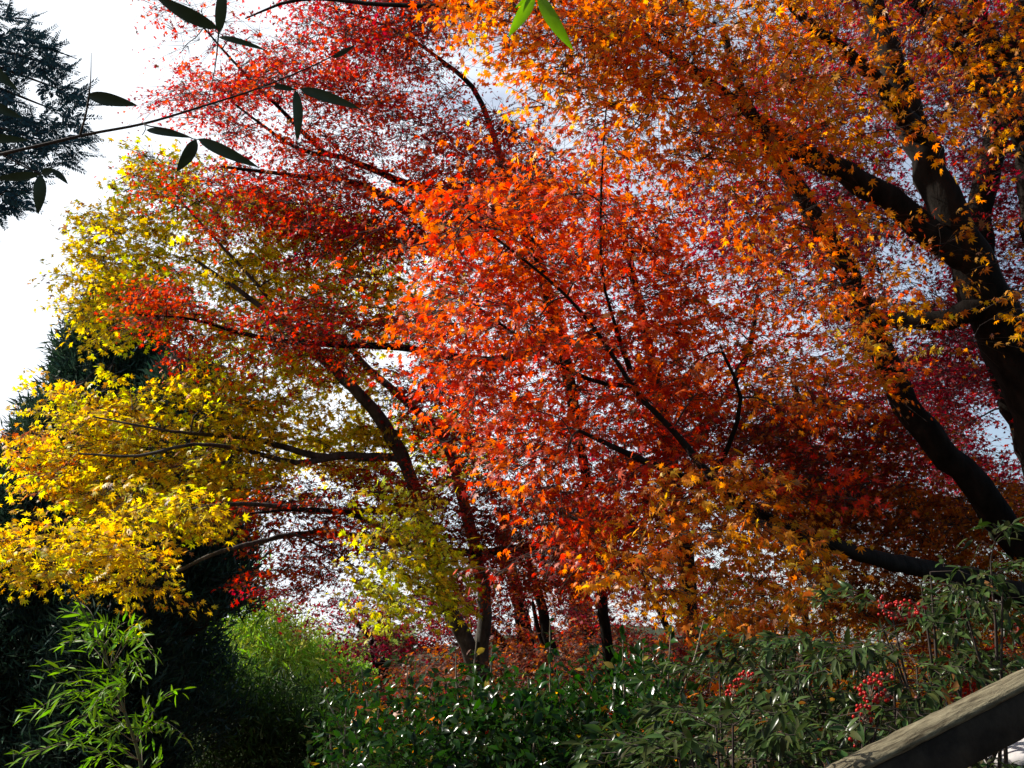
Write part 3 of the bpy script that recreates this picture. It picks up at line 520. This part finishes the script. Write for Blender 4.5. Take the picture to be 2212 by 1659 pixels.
# ------------------------------------------------------------------ young bamboo, near left
def youngbamboo():
    base = P(330, 1900, 5.2); base[2] = float(ground(base[0], base[1])); root = empty('bamboo_shrub', base, 'young bamboo with sunlit narrow green leaves at the lower left', 'bamboo')
    st, q = spline([base, P(310, 1700, 5.2), P(270, 1540, 5.15), P(220, 1400, 5.1), P(165, 1290, 5.0), P(130, 1240, 5.0)], [.012, .010, .008, .006, .004, .002], .1); mb = MB(); tube(mb, st, q, 7); mb.build('culm', M_CULM, root, base, True, False)
    tips = [(45, 1640), (30, 1630), (70, 1540), (50, 1545), (90, 1450), (120, 1475), (130, 1390), (150, 1365), (140, 1320), (330, 1400), (300, 1340), (335, 1420), (310, 1470), (390, 1490), (320, 1520), (400, 1590), (350, 1640), (180, 1655), (260, 1690), (230, 1600), (180, 1560), (250, 1500), (210, 1450), (230, 1350), (170, 1300), (110, 1690), (200, 1520), (270, 1430), (290, 1560), (150, 1600), (120, 1570), (190, 1400), (240, 1650), (330, 1585), (250, 1380), (170, 1500)]
    br = MB(); fol = MB(); LP, LA = [], []
    for tx, ty in tips:
        e_ = P(tx, ty, rng.normal(5.0, .32)); j = int(np.argmin(((st - e_) ** 2).sum(1) + .5 * np.maximum(0, st[:, 2] - e_[:, None][2]))); a_ = st[max(0, j - 1)]; Lh = np.linalg.norm(e_ - a_)
        p, r_ = spline([a_, a_ + (e_ - a_) * .5 + np.array([0, 0, .18 * Lh]), e_], [.003, .002, .0008], .04); tube(br, p, r_, 4)
        for u_ in np.linspace(.3, 1, int(5 + Lh * 14)):
            k = min(len(p) - 1, int(u_ * (len(p) - 1))); dirv = norm(p[k] - p[max(0, k - 1)] + 1e-5)
            for _ in range(2): LP.append(p[k] + rng.normal(0, .012, 3)); LA.append(norm(dirv * .8 + rng.normal(0, .5, 3) + np.array([-.3, 0, -.04])))
    br.build('branches', M_STEM, root, base, col=False); n = len(LP); c = np.array([.16, .31, .035]) * rng.uniform(.5, 1.4, (n, 1)) * (1 + rng.normal(0, .08, (n, 3)))
    place(fol, blade(.19, .12), np.array(LP), np.array(LA), np.array([0, 0, 1]) + rng.normal(0, .45, (n, 3)), rng.uniform(.05, .10, n), np.clip(c, .01, .6)); fol.build('crown', M_BAMBOO, root, base, True)
youngbamboo()

# ------------------------------------------------------------------ bamboo twigs close to the lens
def longleaf(mb, a_, b_, w_, d0, d1=None, bend=.12, c=(.02, .035, .018)):
    """one leaf blade from photo point a to b, w photo px wide"""
    A, B = P(*a_, d0), P(*b_, d1 or d0); Lh = np.linalg.norm(B - A); V, Q = blade(w_ / FPX * d0 / Lh, bend, 9)
    Y = norm(B - A); up = norm(CAM - A) + rng.normal(0, .28, 3); Z = norm(up - (up @ Y) * Y); X = np.cross(Y, Z); V = V.copy(); V[:, 2] += bend * V[:, 1]  # arch, tip back on B
    V[:, 2] += .35 * bend * np.sin(V[:, 1] * math.pi)
    W = A + Lh * (V[:, :1] * X + V[:, 1:2] * Y + V[:, 2:] * Z); mb.add(W, Q, np.array(c) * rng.uniform(.8, 1.2))
def overhead_shade(name, label, foot, bend, n, lo, hi, tone, mat):
    """a tall bamboo rooted beside the camera, its unseen plume added to block sky light"""
    base = np.array([foot[0], foot[1], float(ground(*foot))]); root = empty(name, base, label, 'bamboo'); p, q = spline([base - np.array([0, 0, .1]), base + np.array([bend[0] * .25, bend[1] * .25, 2.6]), base + np.array(bend)], [.03, .022, .006], .15)
    mb = MB(); tube(mb, p, q, 8); mb.build('culm', M_CULM, root, base, True, False); k = n // 30; C = rng.uniform(lo, hi, (k, 3)); br = MB(); j = [int(np.argmin(((p - c) ** 2).sum(1))) for c in C]
    prisms(br, p[j], (p[j] + C) / 2 + np.array([0, 0, .1]), C, np.full(k, .004), np.full(k, .0015)); br.build('branches', M_CULM, root, base, col=False); m = k * 30; pos = np.repeat(C, 30, 0) + rng.normal(0, 1, (m, 3)) * np.array([.3, .3, .14])
    f = MB(); place(f, blade(.15, .15, 1), pos, rng.normal(0, .7, (m, 3)) - np.array([0, 0, .3]), np.array([0, 0, 1]) + rng.normal(0, .4, (m, 3)), rng.uniform(.1, .17, m), np.array(tone) * rng.uniform(.6, 1.3, (m, 1))); f.build('crown', mat, root, base); return root
DARKB = overhead_shade('bamboo_plant', 'dark bamboo branches reaching in from the upper left with single drooping leaves and an added unseen shade plume', (-3.2, .2), (1.0, -.6, 5.0), 6000, (-4.2, -4.5, 3.4), (0, .9, 5.4), (.03, .05, .02), M_SHADEBAMBOO)
GREENB = overhead_shade('bamboo_plant', 'sunlit green bamboo leaves hanging at the top edge of the view under an added unseen shade plume', (2.2, -1.6), (-1.2, 1.2, 5.0), 9000, (0, -4.5, 3.6), (4.6, .9, 5.6), (.17, .34, .035), M_BAMBOO)  # unseen culms and crowns added to shade hedge and rail; only hanging twigs show
def twigset(root, label, stems, leaves, mat, col, smat):
    base = np.array(root.location)
    for k, st in enumerate(stems):
        W = [P(*s_[:3]) for s_ in st]; p, q = spline(W, [s_[3] * s_[2] / FPX for s_ in st], .03); mb = MB(); tube(mb, p, q, 7)
        br = mb.build('branch' if k == 0 else 'side_twig', smat, root if k == 0 else main, base, True, False); main = br if k == 0 else main
    for l in leaves:
        mb = MB(); longleaf(mb, *l, c=col); mb.build('leaf', mat, main, base, True)
twigset(DARKB, 'dark bamboo branch slanting across the upper left with single drooping leaves',
        [[(-260, 372, 2.5, 4.6), (-60, 345, 2.6, 4), (60, 320, 2.6, 3.6), (190, 290, 2.6, 3.2), (311, 267, 2.62, 2.8), (430, 232, 2.66, 2.4), (560, 190, 2.72, 2), (680, 140, 2.8, 1.5), (770, 95, 2.85, .9)],
         [(172, 294, 2.6, 2.4), (186, 245, 2.58, 2.2), (192, 206, 2.56, 2), (196, 170, 2.56, 1.2), (197, 114, 2.56, .6)],
         [(308, 267, 2.62, 1.6), (325, 273, 2.6, 1.5), (370, 280, 2.58, 1.3), (417, 300, 2.56, 1.2), (428, 301, 2.56, 1)],
         [(560, 190, 2.72, 1.4), (600, 186, 2.7, 1.3), (640, 193, 2.68, 1)], [(312, 268, 2.62, 1), (314, 280, 2.6, 1), (307, 292, 2.6, .8)]],
        [((190, 206), (298, 228), 27, 2.56), ((316, 281), (416, 298), 17, 2.6), ((424, 301), (381, 371), 27, 2.56), ((428, 300), (560, 362), 25, 2.56), ((590, 186), (640, 194), 13, 2.68),
         ((638, 195), (641, 308), 23, 2.66), ((648, 192), (780, 236), 23, 2.68), ((720, 125), (765, 100), 12, 2.85)], M_SHADEBAMBOO, (.02, .034, .018), M_TWIG)
twigset(DARKB, 'dark bamboo twig hanging from the top edge with three long leaves',
        [[(476, -60, 2.4, 2.2), (474, 10, 2.4, 2), (472, 74, 2.42, 1.8), (464, 150, 2.45, 1.2), (450, 214, 2.5, .8)]],
        [((472, 62), (335, -8), 30, 2.4), ((473, 72), (484, -40), 24, 2.4), ((472, 80), (578, 110), 13, 2.42, None, .2)], M_SHADEBAMBOO, (.02, .036, .018), M_TWIG)
twigset(DARKB, 'dark bamboo twig at the left edge with a fan of three leaves',
        [[(-60, 300, 2.5, 2), (0, 332, 2.5, 1.6), (50, 358, 2.5, 1.3), (90, 377, 2.5, 1)]],
        [((86, 376), (-12, 386), 19, 2.5), ((88, 379), (82, 463), 26, 2.5), ((90, 376), (120, 366), 17, 2.5), ((112, 367), (147, 398), 15, 2.5)], M_SHADEBAMBOO, (.02, .034, .018), M_TWIG)
twigset(DARKB, 'dark bamboo leaves poking in from the left edge, one above another',
        [[(-70, 120, 2.2, 2), (-50, 200, 2.2, 1.8), (-40, 300, 2.2, 1.2)]],
        [((-50, 120), (42, 198), 26, 2.2), ((-45, 215), (50, 256), 24, 2.2), ((-40, 297), (64, 303), 20, 2.2)], M_SHADEBAMBOO, (.016, .03, .016), M_TWIG)
twigset(GREENB, 'sunlit green bamboo twig of three leaves hanging at the top edge',
        [[(1180, -90, 2.1, 2), (1165, -40, 2.1, 1.6), (1152, -4, 2.1, 1.2)]],
        [((1154, -8), (1098, 80), 27, 2.1), ((1162, -12), (1239, 110), 29, 2.1), ((1148, -12), (1112, 18), 10, 2.1)], M_BAMBOO, (.17, .34, .035), M_CULM)

# ------------------------------------------------------------------ camellia hedge
def stems_to(polytop, mb, base, n, r):
    for x, y, d in polytop:
        e_ = P(x, y, d); p, q = spline([base + rng.normal(0, .08, 3) * np.array([1, 1, 0]), (base + e_) / 2 + rng.normal(0, .05, 3), e_], [r, r * .7, r * .3], .1); tube(mb, p, q, 5)
def camellia(label, bx, poly, d, dd, n, shoots, tone=(.018, .052, .008)):
    b = P(bx, 1659, d); base = np.array([b[0], b[1], float(ground(b[0], b[1]))]); root = empty('camellia_shrub', base, label, 'shrub', 'glossy evergreen shrubs of the hedge'); mb = MB(); fol = MB()
    xy = scatter(poly, max(20, n // 14)); m = len(xy); C = PA(xy[:, 0], xy[:, 1], rng.uniform(d - dd, d + dd, m)); stems_to([(x, y, d) for x, y in xy[:26]], mb, base, 0, .012)
    pi = np.repeat(np.arange(m), 14); k = len(pi); pos = C[pi] + rng.normal(0, .055, (k, 3)); axis = norm(rng.normal(0, .8, (k, 3)) + np.array([0, -.1, .35]))
    LP, LA = [pos], [axis]
    for (x0, y0, x1, y1, dd_) in shoots:
        A, B = P(x0, y0, dd_), P(x1, y1, dd_); p, q = spline([A, (A + B) / 2 + rng.normal(0, .008, 3), B], [.0045, .0035, .002], .02); tube(mb, p, q, 6)
        kk = max(5, int(np.linalg.norm(B - A) / .022)); t = rng.uniform(.1, 1, kk)[:, None]; LP.append(A + (B - A) * t); LA.append(norm(rng.normal(0, .7, (kk, 3)) + np.array([0, 0, .5])))
    pos = np.vstack(LP); axis = np.vstack(LA); k = len(pos); c = np.array(tone) * rng.uniform(.5, 1.6, (k, 1)) * (1 + rng.normal(0, .1, (k, 3))); y_ = rng.random(k) < .02; c[y_] = np.array([.30, .22, .04])
    place(fol, blade(.52, .18, 2), pos, axis, np.array([0, -.2, .9]) + rng.normal(0, .6, (k, 3)), rng.uniform(.024, .05, k), np.clip(c, .006, .6)); mb.build('stems', M_STEM, root, base, True, False); fol.build('foliage', M_GLOSSY, root, base, True)
camellia('loose glossy camellia at the left end of the hedge beside the bamboo', 800, [(700, 1560), (760, 1520), (860, 1500), (960, 1520), (960, 1720), (690, 1720)], 3.8, .5, 1700, [(800, 1560, 780, 1440, 3.7), (890, 1560, 880, 1440, 3.7), (740, 1590, 700, 1500, 3.8), (920, 1540, 935, 1470, 3.8)])
camellia('glossy camellia in front of the double trunk with tall bare shoots', 1060, [(930, 1530), (1000, 1490), (1120, 1490), (1200, 1500), (1220, 1720), (930, 1720)], 3.6, .5, 2800, [(1020, 1560, 1030, 1380, 3.4), (1050, 1560, 1062, 1400, 3.4), (1000, 1560, 985, 1410, 3.5), (1090, 1550, 1110, 1450, 3.5), (1190, 1560, 1188, 1340, 3.4), (1215, 1560, 1200, 1420, 3.4), (1160, 1550, 1140, 1460, 3.5)])
camellia('glossy camellia with slender leafy shoots right of the double trunk', 1300, [(1190, 1520), (1260, 1470), (1360, 1440), (1460, 1430), (1480, 1720), (1190, 1720)], 3.6, .5, 3200, [(1350, 1540, 1345, 1370, 3.5), (1400, 1540, 1390, 1390, 3.5), (1290, 1540, 1265, 1450, 3.4), (1440, 1520, 1450, 1360, 3.5), (1470, 1500, 1520, 1340, 3.6)])
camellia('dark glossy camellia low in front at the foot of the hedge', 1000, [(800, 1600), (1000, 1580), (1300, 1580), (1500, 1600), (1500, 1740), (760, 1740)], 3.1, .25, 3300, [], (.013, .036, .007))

# ------------------------------------------------------------------ nandina shrubs
def sphere(mb, c, r, col):
    k, m = 8, 5; V = [c + r * np.array([0, 0, 1.0])] * 1; V = []
    for i in range(m + 1):
        f = math.pi * i / m
        for j in range(k): V.append(c + r * np.array([math.sin(f) * math.cos(j * 2 * math.pi / k), math.sin(f) * math.sin(j * 2 * math.pi / k), math.cos(f)]))
    Q = [(i * k + j, (i + 1) * k + j, (i + 1) * k + (j + 1) % k, i * k + (j + 1) % k) for i in range(m) for j in range(k)]; mb.add(V, Q, col)
def nandina(label, bx, by, d, poly, npad0, clusters, dd=.4, extra=(), tone=(.042, .066, .020), size=.054):
    npad = int(npad0 * .72); b = P(bx, by, d); base = np.array([b[0], b[1], float(ground(b[0], b[1]))]); root = empty('nandina_shrub', base, label, 'shrub', 'red berried nandina shrubs'); mb = MB(); fol = MB()
    xy = scatter(poly, npad) if npad else np.zeros((0, 2)); C = [P(x, y, rng.normal(d, dd * .6)) for x, y in xy] + [P(*e_) for e_ in extra]; C = np.array(C)
    for i, c in enumerate(C):
        if i % 3 == 0 or i >= len(xy): p, q = spline([base + rng.normal(0, .07, 3), (base + c) / 2 + rng.normal(0, .05, 3), c], [.008, .006, .0025], .08); tube(mb, p, q, 5)
    # each pad is one compound leaf: rachis, side stalks, lanceolate leaflets
    LP, LA = [], []; A_, M_, B_ = [], [], []
    for c in C:
        az = rng.uniform(0, 2 * math.pi); u = np.array([math.cos(az), math.sin(az) * .8, rng.normal(.1, .2)]); u /= np.linalg.norm(u); s_ = np.cross(u, [0, 0, 1]); s_ /= np.linalg.norm(s_)
        ln = rng.uniform(.14, .24); A_.append(c); B_.append(c + u * ln - np.array([0, 0, .03])); M_.append((A_[-1] + B_[-1]) / 2 + np.array([0, 0, .02]))
        for t_ in (.25, .55, .8, 1):
            o = c + u * ln * t_ + np.array([0, 0, .03 * t_ * (1 - t_) * 4 - .03 * t_])
            for sg in (-1, 1):
                dv = norm(s_ * sg * (1.1 - .5 * t_) + u * .7 + rng.normal(0, .15, 3)); sl = .07 * (1.15 - .6 * t_); e_ = o + dv * sl; A_.append(o); B_.append(e_); M_.append((o + e_) / 2)
                for f in (.45, .8, 1, 1):
                    LP.append(o + dv * sl * f); LA.append(norm(dv * .8 + rng.normal(0, .5, 3) + np.array([-.3, 0, -.45])))
            LP.append(o); LA.append(norm(u + rng.normal(0, .4, 3)))
    prisms(mb, np.array(A_), np.array(M_), np.array(B_), np.full(len(A_), .0016), np.full(len(A_), .0007)); n = len(LP); c = np.array(tone) * rng.uniform(.35, 1.7, (n, 1)) * (1 + rng.normal(0, .12, (n, 3))); r_ = rng.random(n) < .015; c[r_] = np.array([.20, .09, .03])
    place(fol, blade(.30, .22, 3), np.array(LP), np.array(LA), np.array([-.15, -.1, .9]) + rng.normal(0, .35, (n, 3)), rng.uniform(.5, 1.05, n) * size, np.clip(c, .006, .6)); mb.build('stems', M_TWIG, root, base, True, False); fol.build('foliage', M_NANDINA, root, base, True)
    for (x, y, dc, w_, h_, k) in clusters:
        dc -= .3; cc = P(x, y, dc); bm = MB(); st = MB(); sx, sz = w_ / FPX * dc * .5, h_ / FPX * dc * .5
        for _ in range(k):
            v = norm(rng.normal(0, 1, 3)) * rng.uniform(.35, 1) ** .5; p_ = cc + v * np.array([sx, min(sx, sz), sz]); sphere(bm, p_, rng.uniform(.0036, .0050), np.array([.33, .007, .005]) * rng.uniform(.7, 1.25))
        p_ = np.array([cc + norm(rng.normal(0, 1, 3)) * np.array([sx, min(sx, sz), sz]) * .8 for _ in range(14)]); a_ = np.repeat((cc - np.array([0, 0, sz * .6]))[None], 14, 0); prisms(st, a_, (a_ + p_) / 2, p_, np.full(14, .0012), np.full(14, .0007))
        o = bm.build('berry_cluster', M_BERRY, root, base, True); st.build('stalk', M_STEM, o, base, False, False)
nandina('tall nandina with a wide red berry bunch rising at the right', 2050, 1520, 2.9, [(1880, 1380), (1900, 1330), (2000, 1300), (2080, 1250), (2160, 1220), (2170, 1290), (2100, 1380), (1980, 1430)], 26, [(1945, 1318, 2.7, 112, 44, 46), (1905, 1305, 2.7, 24, 36, 9)], .3, [(2140, 1210, 2.8), (2010, 1235, 2.8), (2060, 1270, 2.7), (1990, 1260, 2.7), (2090, 1330, 2.7)])
nandina('nandina bending over the hedge with a small red berry bunch at its left', 1640, 1659, 2.9, [(1470, 1530), (1560, 1440), (1680, 1390), (1760, 1380), (1740, 1520), (1650, 1600), (1480, 1600)], 46, [(1612, 1468, 2.7, 54, 50, 24), (1582, 1495, 2.7, 36, 30, 12)], .35, [(1655, 1420, 2.7), (1735, 1380, 2.8)])
nandina('nandina with the longest hanging red berry bunch beside the handrail', 1900, 1640, 2.7, [(1740, 1420), (1850, 1360), (1990, 1400), (2040, 1450), (2000, 1500), (1860, 1580), (1760, 1620), (1720, 1560)], 46, [(1878, 1490, 2.45, 60, 60, 32), (1865, 1545, 2.45, 46, 50, 22), (1848, 1598, 2.45, 26, 36, 12), (1910, 1462, 2.5, 70, 18, 14), (1915, 1498, 2.45, 26, 30, 9)], .3)
nandina('low nandina of dense grey green leaves in the foreground by the rail foot', 1600, 1720, 2.3, [(1420, 1640), (1500, 1580), (1650, 1550), (1780, 1600), (1840, 1570), (1760, 1640), (1700, 1740), (1420, 1740)], 60, [], .25, [(1900, 1545, 2.15), (1870, 1570, 2.1), (1940, 1530, 2.2)])
nandina('nandina leaves at the right beyond the rail on a long pale stalk', 2120, 1560, 2.9, [(1990, 1440), (2080, 1430), (2150, 1440), (2080, 1490), (2010, 1490)], 9, [], .2)
nandina('small nandina with red berries under the handrail', 2020, 1700, 2.4, [(1960, 1690), (2060, 1630), (2130, 1640), (2120, 1720), (1980, 1740)], 12, [(1985, 1655, 2.3, 50, 20, 16)], .2)

# ------------------------------------------------------------------ handrail
def beam(mb, A, B, w_, h_, ch=.006, seg=40):
    A, B = np.array(A), np.array(B); T = norm(B - A); X = norm(np.cross(T, [0, 0, 1.0])); Z = np.cross(X, T)
    prof = [(-w_ + ch, h_), (w_ - ch, h_), (w_, h_ - ch), (w_, -h_ + ch), (w_ - ch, -h_), (-w_ + ch, -h_), (-w_, -h_ + ch), (-w_, h_ - ch)]; k = 8; V = []
    for i in range(seg + 1):
        c = A + (B - A) * i / seg
        for x, z in prof: V.append(c + X * (x + rng.normal(0, .0006)) + Z * (z + rng.normal(0, .0006)))
    Q = [(i * k + j, i * k + (j + 1) % k, (i + 1) * k + (j + 1) % k, (i + 1) * k + j) for i in range(seg) for j in range(k)]
    for o in (0, seg * k): Q += [(o + 7, o + 0, o + 1, o + 2), (o + 3, o + 4, o + 5, o + 6), (o + 7, o + 2, o + 3, o + 6)]
    mb.add(V, Q)
mpn = M_RAIL.node_tree.nodes['Mapping']; mpn.vector_type = 'TEXTURE'; dv = P(2420, 1363, 2.15) - P(1660, 1745, 1.75); mpn.inputs['Rotation'].default_value = (0, -math.asin(dv[2] / np.linalg.norm(dv)), math.atan2(dv[1], dv[0])); mpn.inputs['Scale'].default_value = (3.5, .8, .8)
ra, rb = P(1660, 1745, 1.75), P(2420, 1363, 2.15); rroot = empty('handrail', (float(rb[0]), float(rb[1]), float(ground(rb[0], rb[1]))), 'weathered timber handrail rising at the lower right corner', 'handrail')
bs = np.array(rroot.location); mb = MB(); beam(mb, ra, rb, .040, .008); mb.build('lit_top_board', M_RAIL, rroot, bs, False, False); mb = MB(); beam(mb, ra - np.array([0, 0, .0505]), rb - np.array([0, 0, .0505]), .036, .0415); mb.build('rail', M_SHADEWOOD, rroot, bs, False, False)  # split in two so lit top and shaded side are set by colour
for f in (.06, .97):
    c = ra + (rb - ra) * f; mb = MB(); gz = float(ground(c[0], c[1])); beam(mb, (c[0], c[1], gz - .1), (c[0] + 1e-4, c[1], c[2] - .094), .035, .035, seg=16); mb.build('post', M_RAIL, rroot, bs, False, False)

# pale stones, grass on the bank
def rock(label, c, sx, sy, sz, rot):
    V = []; k, m = 22, 12; 
    for i in range(m + 1):
        f = math.pi * i / m
        for j in range(k):
            g = j * 2 * math.pi / k; v = np.array([math.sin(f) * math.cos(g), math.sin(f) * math.sin(g), math.cos(f)]); v = np.sign(v) * np.abs(v) ** .7
            V.append(v * np.array([sx, sy, sz]) * (1 + .05 * math.sin(3 * g + i) * math.sin(f)))
    Q = [(i * k + j, (i + 1) * k + j, (i + 1) * k + (j + 1) % k, i * k + (j + 1) % k) for i in range(m) for j in range(k)]
    mb = MB(); mb.add(V, Q); o = mb.build('stone', M_STONE, None, None, True, False); o.location = c; o.rotation_euler = rot; return tag(o, label, 'stone', 'pale stones edging the bank')
rock('pale stone nearest the corner under the handrail', P(2205, 1625, 2.9), .10, .09, .035, (.1, -.3, .5)); rock('smaller pale stone left of the corner one under the handrail', P(2140, 1612, 3.0), .045, .05, .02, (.1, -.4, .6))
def grass():
    n = 26000; x = rng.uniform(.7, 6.5, n); y = rng.uniform(2.3, 7.5, n); k = (rng.random(n) < .35); x[k] = rng.uniform(1.0, 2.6, k.sum()); y[k] = rng.uniform(2.3, 4.2, k.sum()); z = ground(x, y) - .01; mb = MB(); c = np.array([.12, .12, .05]) * rng.uniform(.4, 1.3, (n, 1)) * (1 + rng.normal(0, .15, (n, 3)))
    place(mb, flat(.06, .25), np.stack([x, y, z], -1), np.array([0, 0, 1]) + rng.normal(0, .45, (n, 3)), rng.normal(0, 1, (n, 3)), rng.uniform(.06, .2, n), np.clip(c, .01, .5)); tag(mb.build('grass', M_GRASS), 'dull dry grass on the bank behind the handrail', 'grass', kind='stuff')
    n = 16000; x = rng.uniform(-7, 8, n); y = rng.uniform(2.5, 20, n); z = ground(x, y) + rng.uniform(.005, .04, n); mb = MB(); place(mb, MAPLE3, np.stack([x, y, z], -1), rng.normal(0, 1, (n, 3)) * np.array([1, 1, .2]), np.array([0, 0, 1]) + rng.normal(0, .3, (n, 3)), rng.uniform(.03, .05, n), colors(dict(B=.5, K=.3, O=.2, N=.2), n, rng.integers(0, 50, n))); n = 150; px = rng.uniform(760, 1950, n); py = 1500 - .18 * np.maximum(0, px - 1450) + rng.uniform(0, 160, n); place(mb, MAPLE5, PA(px, py, np.where(px < 1450, 3.3, 2.75) + rng.uniform(0, .3, n)), rng.normal(0, 1, (n, 3)), np.array([0, -.5, .8]) + rng.normal(0, .4, (n, 3)), rng.uniform(.018, .03, n), colors(dict(O=.5, G=.3, B=.4, R=.2), n, rng.integers(0, 50, n))); tag(mb.build('fallen_leaves', M_LEAF), 'fallen maple leaves strewn over the ground and caught in the hedge', 'leaves', kind='stuff')
grass()
